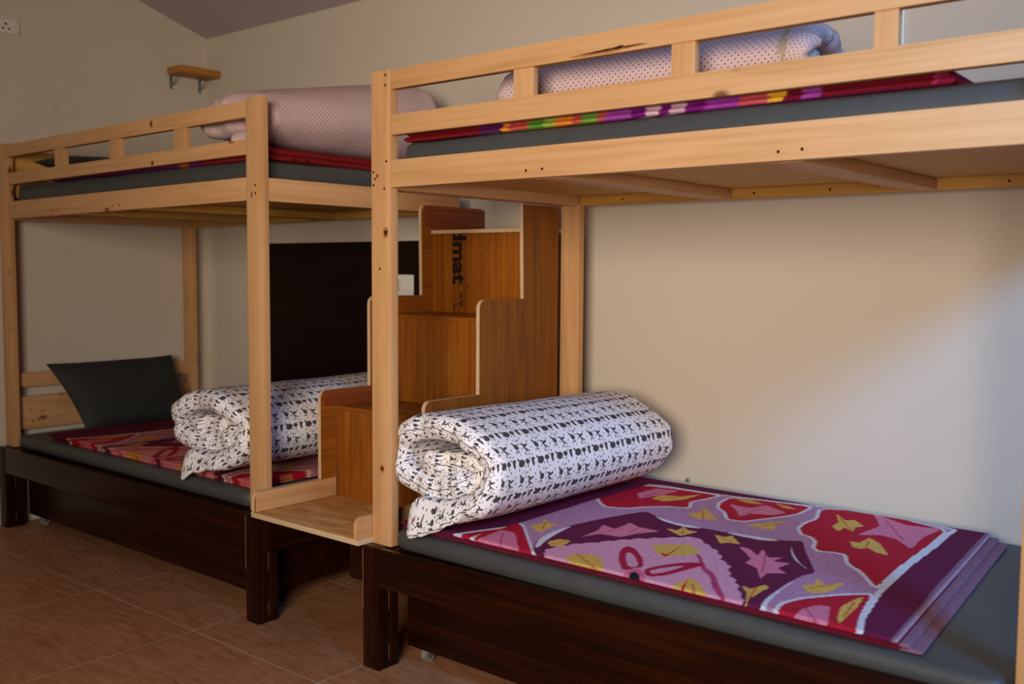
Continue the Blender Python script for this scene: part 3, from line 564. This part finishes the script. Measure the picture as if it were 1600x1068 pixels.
def slab(name, xl, xr, y0, y1, layers, colfn, step, label, cat='blanket', group=None, mat=None, rim=.012, wav=.004, seed=0):
    """folded blanket: stacked soft-edged layers; xl(y), xr(y) are its ends; layers = (z0, z1, inset left, inset right, inset front)"""
    V, Fc, Cc = [], [], []
    for (z0,z1,il,ir,iy) in layers:
        nx = int(max(abs(xr(y0)-xl(y0)),.1)/step); ny = int((y1-y0)/step)
        ts = np.linspace(0,1,nx+1); ss = np.linspace(0,1,ny+1)
        T,S = np.meshgrid(ts,ss)
        Y = y0+iy+(y1-y0-iy)*S
        X0 = np.vectorize(xl)(Y)+il; X1 = np.vectorize(xr)(Y)-ir
        X = X0+(X1-X0)*T
        wob = np.array([[noise.noise(Vector((a*2.3,b_*2.3,seed))) for a,b_ in zip(ra,rb)] for ra,rb in zip(X[::6,::6],Y[::6,::6])])
        wob = np.repeat(np.repeat(wob,6,0),6,1)[:ny+1,:nx+1]
        # smooth the coarse wobble
        for _ in range(6):
            wob = (wob+np.roll(wob,1,0)+np.roll(wob,-1,0)+np.roll(wob,1,1)+np.roll(wob,-1,1))/5
        edge = np.minimum(np.minimum(X-X0, X1-X), np.minimum(Y-y0-iy, y1-Y)); edge = np.clip(edge,0,rim)/rim
        h = np.sqrt(np.clip(1-(1-edge)**2,0,1))
        zm = (z0+z1)/2
        ZT = zm+(z1-zm)*h+wav*wob*edge; ZB_ = zm-(zm-z0)*h
        X = X + (1-h)*0
        n0 = len(V)
        C = colfn(X,Y,z1)
        top = np.stack([X,Y,ZT],-1).reshape(-1,3); bot = np.stack([X,Y,ZB_],-1).reshape(-1,3)
        V += top.tolist(); Cc += C.reshape(-1,3).tolist()
        W = nx+1
        for j in range(ny):
            for i in range(nx):
                a = n0+j*W+i; Fc.append((a,a+1,a+W+1,a+W))
        # underside: border ring only joined by one big face row
        m0 = len(V); border = [j for j in range(W)]+[j*W+nx for j in range(1,ny+1)]+[ny*W+j for j in range(nx-1,-1,-1)]+[j*W for j in range(ny-1,0,-1)]
        zl = z0
        for bidx in border: V.append([top[bidx][0],top[bidx][1],zm]); Cc.append(C.reshape(-1,3)[bidx].tolist())
        ctr = np.mean(top,0)
        m1 = len(V)
        for bidx in border:
            d = ctr-top[bidx]; L = math.hypot(d[0],d[1]); V.append([top[bidx][0]+d[0]/L*rim,top[bidx][1]+d[1]/L*rim,z0]); Cc.append(C.reshape(-1,3)[bidx].tolist())
        nb = len(border)
        for q in range(nb):
            r = (q+1)%nb
            Fc.append((n0+border[q],m0+q,m0+r,n0+border[r])); Fc.append((m0+q,m1+q,m1+r,m0+r))
        Fc.append(tuple(m1+q for q in range(nb)))
    me = bpy.data.meshes.new(name); loc = np.mean(np.array(V),0); loc[2] = min(v[2] for v in V)
    me.from_pydata([[a-l for a,l in zip(v,loc)] for v in V],[],Fc)
    at = me.color_attributes.new('pattern','FLOAT_COLOR','POINT')
    at.data.foreach_set('color', np.concatenate([np.array(Cc),np.ones((len(Cc),1))],1).astype(np.float32).ravel())
    me.materials.append(mat or BLANKM)
    bm = bmesh.new(); bm.from_mesh(me); bmesh.ops.recalc_face_normals(bm, faces=bm.faces); bm.to_mesh(me); bm.free()
    me.polygons.foreach_set('use_smooth',[True]*len(me.polygons))
    o = bpy.data.objects.new(name, me); COL.objects.link(o); o.location = loc
    return tag(o, label, cat, group)
def col_right(X,Y,z):
    yf = -.062+.075*(X-.37); c = paint(X-.962, yf+(Y+.010)*(1.128-yf)/1.138, False)
    if z < .515: c[:] = (.17,.012,.045)
    xe = 1.72-.092*(Y-.04)/1.1
    d = xe-X
    hem = d < (.066 if z > .515 else .05)
    c[hem] = CL['hem']; c[(d > .050)&(d < .056)&hem] = (.42,.26,.34)
    return c
slab('blanket', lambda y:.05, lambda y:1.72-.092*(y-.04)/1.1, -.010, 1.128,
     [(.4885,.4995,0,0,.022),(.5000,.5105,.004,.026,.016),(.5110,.5225,.002,.050,.0)], col_right, .0042,
     'red, mauve and maroon floral fleece blanket on the lower berth of the right bunk', group='printed fleece blankets', seed=1)
def col_left(X,Y,z):
    c = paint((X+1.504)/1.27, (Y-.0)*.95-.03, True)
    c = c*np.array((.95,.70,.55)); xe = -2.52-.02*(Y-.04)
    return c
slab('blanket', lambda y:-2.52+.0*y, lambda y:-.83, .03, 1.16, [(.4885,.499,0.03,0,.012),(.4995,.510,.02,.0,.010),(.5105,.520,.0,.0,.0)], col_left, .0075,
     'dark red and maroon floral fleece blanket on the lower berth of the left bunk', group='printed fleece blankets', seed=2)
def col_up_right(X,Y,z):
    c = np.empty(X.shape+(3,)); c[:] = (.20,.008,.02)
    segs = [(.0,.36,(.19,.006,.010)),(.36,.44,(.10,.012,.10)),(.44,.475,(.72,.26,.02)),(.475,.545,(.50,.07,.06)),(.545,.60,(.10,.26,.03)),(.60,.65,(.28,.42,.06)),
            (.65,.70,(.70,.24,.03)),(.70,.735,(.50,.08,.06)),(.735,.80,(.16,.32,.05)),(.80,.83,(.50,.09,.07)),(.83,.90,(.36,.06,.38)),(.90,.96,(.19,.008,.19)),
            (.96,1.0,(.62,.42,.52)),(1.0,1.025,(.19,.008,.19)),(1.025,1.075,(.60,.38,.50)),(1.075,1.14,(.19,.008,.19)),(1.14,1.23,(.33,.04,.36)),(1.23,1.31,(.52,.08,.10)),(1.31,1.345,(.74,.40,.03)),
            (1.345,1.40,(.16,.006,.02)),(1.40,1.45,(.33,.05,.36)),(1.45,1.70,(.16,.006,.015)),(1.70,1.71,(.42,.03,.14)),(1.71,1.76,(.24,.010,.05))]
    wob = .012*np.sin(Y*60)+.008*np.sin(Y*23+X*40)
    for a,b_,k in segs:
        m = (X+wob >= a)&(X+wob < b_); c[m] = k
    return c
slab('blanket', lambda y:.02, lambda y:1.74-.03*y, .040, 1.03, [(1.7625,1.778,0,0,0),(1.7785,1.797,.01,.012,.003)], col_up_right, .008,
     'fleece blanket with bright flower border on the right upper berth', group='printed fleece blankets', seed=3)
def col_up_left(X,Y,z):
    c = np.empty(X.shape+(3,)); c[:] = (.23,.012,.014)
    m = (X < -1.15)&(Y < .12); c[m] = (.14,.012,.10)
    c[(X < -1.25)&(X > -1.32)&(Y < .12)] = (.45,.10,.02)
    return c
slab('blanket', lambda y:-2.45, lambda y:-.764+.008*math.sin(y*9), .046, 1.03, [(1.7625,1.786,0,0,0),(1.7865,1.812,.02,.006,.004)], col_up_left, .012,
     'dark red folded folded blanket on the left upper berth, under the pink quilt', group='printed fleece blankets', seed=4, rim=.018)
# rolled quilts
def quilt(name, mat, label, cx, y0, y1, z0, a, b_, place=None, th0=-115, turns=1.75, k=.084, h=.043, seed=0, tail=.0, tele=.03, taper=None, xmin=None, group=None, nv=56, nper=64, band=None):
    N = int(turns*nper)
    th = [math.radians(th0)+2*math.pi*turns*i/N for i in range(N+1)]
    def centre(i, av, bv):
        tt = (th[i]-th[0])/(2*math.pi); d = .022*tt + k*1.45*max(0,tt-.62)
        return Vector((max(av-h-d,.012)*math.cos(th[i]), max(bv-h-d,.006)*math.sin(th[i])))
    ncap = 5
    L = 2*(N+1)+2*(ncap-1)
    # arc length for UV
    pts = [centre(i,a,b_) for i in range(N+1)]; s = [0]
    pts = [p + Vector(((pts[min(i+1,N)]-pts[max(i-1,0)]).normalized().y, -(pts[min(i+1,N)]-pts[max(i-1,0)]).normalized().x))*h for i,p in enumerate(pts)]
    for i in range(N): s.append(s[-1]+(pts[i+1]-pts[i]).length)
    bm = bmesh.new(); uvd = {}; rows = []
    rr = .055
    for j in range(nv+1):
        # denser near both ends
        t = j/nv; t = t - .13*math.sin(2*math.pi*t)/ (1.0)
        e = min(t, 1-t)*(y1-y0)
        q = max(0.0, 1-e/rr); hv = math.sqrt(max(0,1-q*q))
        ub = y0+(y1-y0)*t + (-1 if t < .5 else 1)*(1.35*rr*math.asin(min(q,1))-rr*q)
        av, bv = (a, b_) if taper is None else (a*taper(t)[0], b_*taper(t)[1])
        row = []
        C = [centre(i,av,bv) for i in range(N+1)]
        nrm = []
        for i in range(N+1):
            d = (C[min(i+1,N)]-C[max(i-1,0)]).normalized(); nrm.append(Vector((d.y,-d.x)))
        def emit(i, n_off, tang, sv):
            p = C[i] + nrm[i]*n_off + tang
            th_ = th[i]; turn = (th_-th[0])/(2*math.pi)
            nz = noise.noise(Vector((math.cos(th_)*1.6+seed*9, math.sin(th_)*1.6+turn*1.3, t*4.5)))
            nz2 = noise.noise(Vector((math.cos(th_)*5+seed*5, math.sin(th_)*5+turn*3, t*13)))
            endk = math.exp(-min(t,1-t)*(y1-y0)/.07)
            rad = 1+ .018*nz + endk*(.07*nz+.06*nz2)
            x = p.x*rad; z = p.y*rad
            end = 1 if t > .5 else -1
            yy = y0+(y1-y0)*t
            yy += -end*endk*tele*turn + endk*(.030*noise.noise(Vector((th_*1.4,seed*3.3,end)))+.018*noise.noise(Vector((th_*4,seed,end*2))))
            zb = -b_
            if tail and t < .5:                                  # loose corner of the outer layer at the near end
                w = max(0, 1-turn/.20)*math.exp(-t*(y1-y0)/.10)
                yy -= tail*w*.45; w *= min(1,max(0,(-.012-yy)/.03)); z -= tail*w*.8
                zl = z0-.0+(-.062*w)
            else: zl = z0
            X, Zz = cx+x, z0+bv+z
            lim = zl+.0015
            if Zz < lim+.03: Zz = lim+ .03*math.exp((Zz-lim-.03)/.03)*1.0 if Zz > lim-.2 else lim
            if Zz < lim: Zz = lim
            if xmin is not None:
                lo = xmin(yy)
                if X < lo+.03: X = lo+.03*math.exp((X-lo-.03)/.03)
            v = bm.verts.new((X,yy,Zz)); uvd[v] = (ub, sv)
            return v
        hh = max(h*hv, .0025)
        for i in range(N+1): row.append(emit(i, hh, Vector((0,0)), s[i]))
        dN = (C[N]-C[N-1]).normalized()
        for c_ in range(1,ncap): 
            g_ = math.pi*c_/ncap; row.append(emit(N, hh*math.cos(g_), dN*hh*math.sin(g_), s[N]+h*g_))
        for i in range(N,-1,-1): row.append(emit(i, -hh, Vector((0,0)), s[i]+.045))
        d0 = (C[1]-C[0]).normalized()
        for c_ in range(1,ncap):
            g_ = math.pi*c_/ncap; row.append(emit(0, -hh*math.cos(g_), -d0*hh*math.sin(g_), s[0]-h*g_))
        rows.append(row)
    LL = len(rows[0])
    for r0, r1 in zip(rows[:-1], rows[1:]):
        for i in range(LL):
            f = bm.faces.new((r0[i], r0[(i+1)%LL], r1[(i+1)%LL], r1[i]))
            if band and band[0] < (r0[i].co.y+r1[i].co.y)/2 < band[1]: f.material_index = 1
    # close both rims (thin strips between outer and inner sides)
    M = N+1
    for row in (rows[0], rows[-1]):
        inner = row[M+ncap-1:M+ncap-1+M][::-1]
        for i in range(N): bm.faces.new((row[i],row[i+1],inner[i+1],inner[i]))
        capN = [row[N]]+row[M:M+ncap-1]+[inner[N]]; bm.faces.new(capN)
        cap0 = [inner[0]]+row[M+ncap-1+M:]+[row[0]]; bm.faces.new(cap0)
    uvl = bm.loops.layers.uv.new('UVMap')
    for f in bm.faces:
        for lp in f.loops: lp[uvl].uv = uvd[lp.vert]
    if place:
        for v in bm.verts: v.co = place(v.co)
    mid = Vector((cx,(y0+y1)/2,z0)); mid = place(mid) if place else mid
    o = obj(name, bm, [mat,PIPING] if band else mat, loc=tuple(mid))
    o.data.polygons.foreach_set('use_smooth',[True]*len(o.data.polygons))
    return tag(o, label, 'quilt', group)
QG = 'rolled quilts on the berths'
quilt('rolled_quilt', QUILTM, 'white rolled quilt with grey sprigs on the bright blanket of the right lower berth', .197, -.015, 1.025, .5275, .287, .182,
      seed=1, tail=.09, th0=-102, xmin=lambda y: .006 if (y < .055 or y > 1.02) else -.085, group=QG, taper=lambda t:(.97+.05*t,1.03-.05*t))
quilt('rolled_quilt', QUILTM, 'white rolled quilt with grey sprigs on the left lower berth, partly behind the bunk post', -1.115, .0, 1.03, .525, .300, .172,
      seed=5, tail=.09, th0=-104, group=QG, taper=lambda t:(1.0,1.0), xmin=lambda y:-1.44)
quilt('rolled_quilt', PINKM, 'pink dotted rolled quilt on the left upper berth, on a folded red blanket', -1.01, .07, 1.02, 1.8125, .27, .178,
      seed=3, tele=.02, group=QG, h=.040, taper=lambda t:(1.0+.02*math.sin(3*t), .66+.48*t), th0=-80)
pk = quilt('rolled_quilt', PINKM, 'pink dotted rolled quilt on the right upper berth, behind the guard rails', 0, .30, 1.36, 1.797, .20, .118,
      place=lambda c: Vector((c.y, .36-c.x, c.z)), seed=8, band=(1.268,1.284),  tele=.05, group=QG, h=.032, k=.062,  taper=lambda t:(1.0,.98+.04*math.sin(5*t)), th0=-70)
# piping band round the right end of that quilt
# pillows
def pillow(name, TL, TR, BL, BR, th, label, seed=0):
    TL,TR,BL,BR = map(Vector,(TL,TR,BL,BR)); n = 28; bm = bmesh.new()
    nr = ((TR-TL).cross(BL-TL)).normalized(); S = {}
    for side in (1,-1):
        for j in range(n+1):
            for i in range(n+1):
                u, v = i/n, j/n
                p = TL*(1-u)*(1-v)+TR*u*(1-v)+BL*(1-u)*v+BR*u*v
                f = (max(0,1-abs(2*u-1)**2.6)*max(0,1-abs(2*v-1)**2.6))**.55
                # sides draw in between the corners
                c = Vector(((TL+TR+BL+BR)/4))
                pin = .05*( (1-abs(2*u-1)**2)*abs(2*v-1)**4 + (1-abs(2*v-1)**2)*abs(2*u-1)**4 )
                p = p.lerp(c, pin)
                d = th*f*side + .006*noise.noise(Vector((u*5,v*5,seed)))*f
                if i in (0,n) or j in (0,n):
                    if side == -1: S[(side,i,j)] = S[(1,i,j)]; continue
                S[(side,i,j)] = bm.verts.new(p+nr*d)
    for side in (1,-1):
        for j in range(n):
            for i in range(n):
                bm.faces.new([S[(side,a,b_)] for a,b_ in ((i,j),(i+1,j),(i+1,j+1),(i,j+1))])
    o = obj(name, bm, PILLOWM, loc=tuple((TL+TR+BL+BR)/4)); return tag(o, label, 'pillow', 'charcoal pillows')
pillow('pillow', (-2.80,.165,.842),(-2.80,.895,.845),(-2.60,.275,.497),(-2.62,.905,.502), .078, 'charcoal pillow leaning on the headboard of the left lower berth', 1)
pillow('pillow', (-2.79,.12,1.885),(-2.79,.80,1.895),(-2.42,.14,1.84),(-2.42,.80,1.84), .055, 'dark pillow on the left upper berth, glimpsed through the guard rails', 2)
# small dark cloth by the back post of the left bunk
bm = bmesh.new(); bmesh.ops.create_icosphere(bm, subdivisions=3, radius=1)
for v in bm.verts:
    n_ = noise.noise(v.co*1.7); v.co = Vector((-2.70+v.co.x*.05*(1+.4*n_), 1.0+v.co.y*.065*(1+.4*n_), .545+v.co.z*.022*(1+.5*n_)))
tag(obj('crumpled_cloth', bm, BLUEBL, loc=(-2.70,1.0,.52)), 'small crumpled dark blue cloth beside the charcoal pillow on the red blanket', 'cloth')
# ------------------------------------------------------------------ things on the walls
sh = thing('wall_shelf', (XL,1.15,2.47), 'small amber wooden shelf high in the room corner on two metal brackets', 'shelf')
bm = bmesh.new(); bx(bm, XL+.003,XL+.148,.975,1.236,2.468,2.510,bev=.003); obj('board', bm, SHELFW, sh)
for yy in (1.0,1.19):
    bm = bmesh.new(); bx(bm,XL+.0,XL+.003,yy-.009,yy+.009,2.39,2.466,bev=.0008); bx(bm,XL+.0035,XL+.10,yy-.009,yy+.009,2.464,2.467,bev=.0008)
    for q in range(8):
        a = q/7*math.pi/2; bx(bm,XL+.004+.05*math.sin(a)-.003,XL+.004+.05*math.sin(a)+.003,yy-.003,yy+.003,2.414+.05*(1-math.cos(a))-.004,2.414+.05*(1-math.cos(a))+.004,bev=.001)
    cyl(bm,(XL+.004,yy,2.405),'x',.004,.003,0,10); obj('bracket', bm, METAL, sh)
so = thing('socket_plate', (XL,.03,2.57), 'white electric socket plate high on the left wall', 'socket')
bm = bmesh.new(); bx(bm,XL,XL+.011,-.075,.132,2.538,2.610,bev=.004,seg=3); obj('plate', bm, PLASTIC, so)
bm = bmesh.new()
for (yy,zz,r) in ((.062,2.585,.006),(.048,2.562,.005),(.078,2.562,.005)): cyl(bm,(XL+.0115,yy,zz),'x',r,.003,0,12)
obj('pin_holes', bm, SOCKHOLE, so)
for (yy,zz) in ((.122,2.600),(.122,2.548)):
    bm = bmesh.new(); cyl(bm,(XL+.0115,yy,zz),'x',.003,.002,0,10); obj('screw', bm, METAL, so)
bm = bmesh.new(); bx(bm,XL+.011,XL+.016,-.05,-.018,2.555,2.593,bev=.003); obj('switch', bm, PLASTIC, so)
pn = one('wall_panel', (-2.375,-.70,YB-.02,YB,.50,1.489), PANELM, None, bev=.002); tag(pn, 'dark brown laminate panel on the back wall behind the left bunk', 'wall panel')
sp = thing('switch_plate', (-1.26,YB-.02,1.27), 'white switch plate on the dark wall panel beside the stairs', 'switch')
bm = bmesh.new(); bx(bm,-1.40,-1.132,YB-.032,YB-.0205,1.218,1.322,bev=.004,seg=3); obj('plate', bm, PLASTIC, sp)
for k in range(4):
    bm = bmesh.new(); x0 = -1.365+k*.048; bx(bm,x0,x0+.040,YB-.036,YB-.0325,1.240,1.300,bev=.003); o = obj('switch', bm, PLGREY if k == 2 else PLASTIC, sp)
for (xx,zz,lab) in ((.412,.511,'grey wall plug in the back wall right of the sprigged quilt'),):
    bm = bmesh.new(); cyl(bm,(xx,YB-.004,zz),'y',.011,.008,0,14,.008); cyl(bm,(xx,YB-.0085,zz),'y',.004,.003,1,8); tag(obj('wall_plug', bm, [PLGREY,SOCKHOLE], loc=(xx,YB,zz)), lab, 'wall plug')
for o in bpy.data.objects:
    if '_base' in o.keys(): del o['_base']
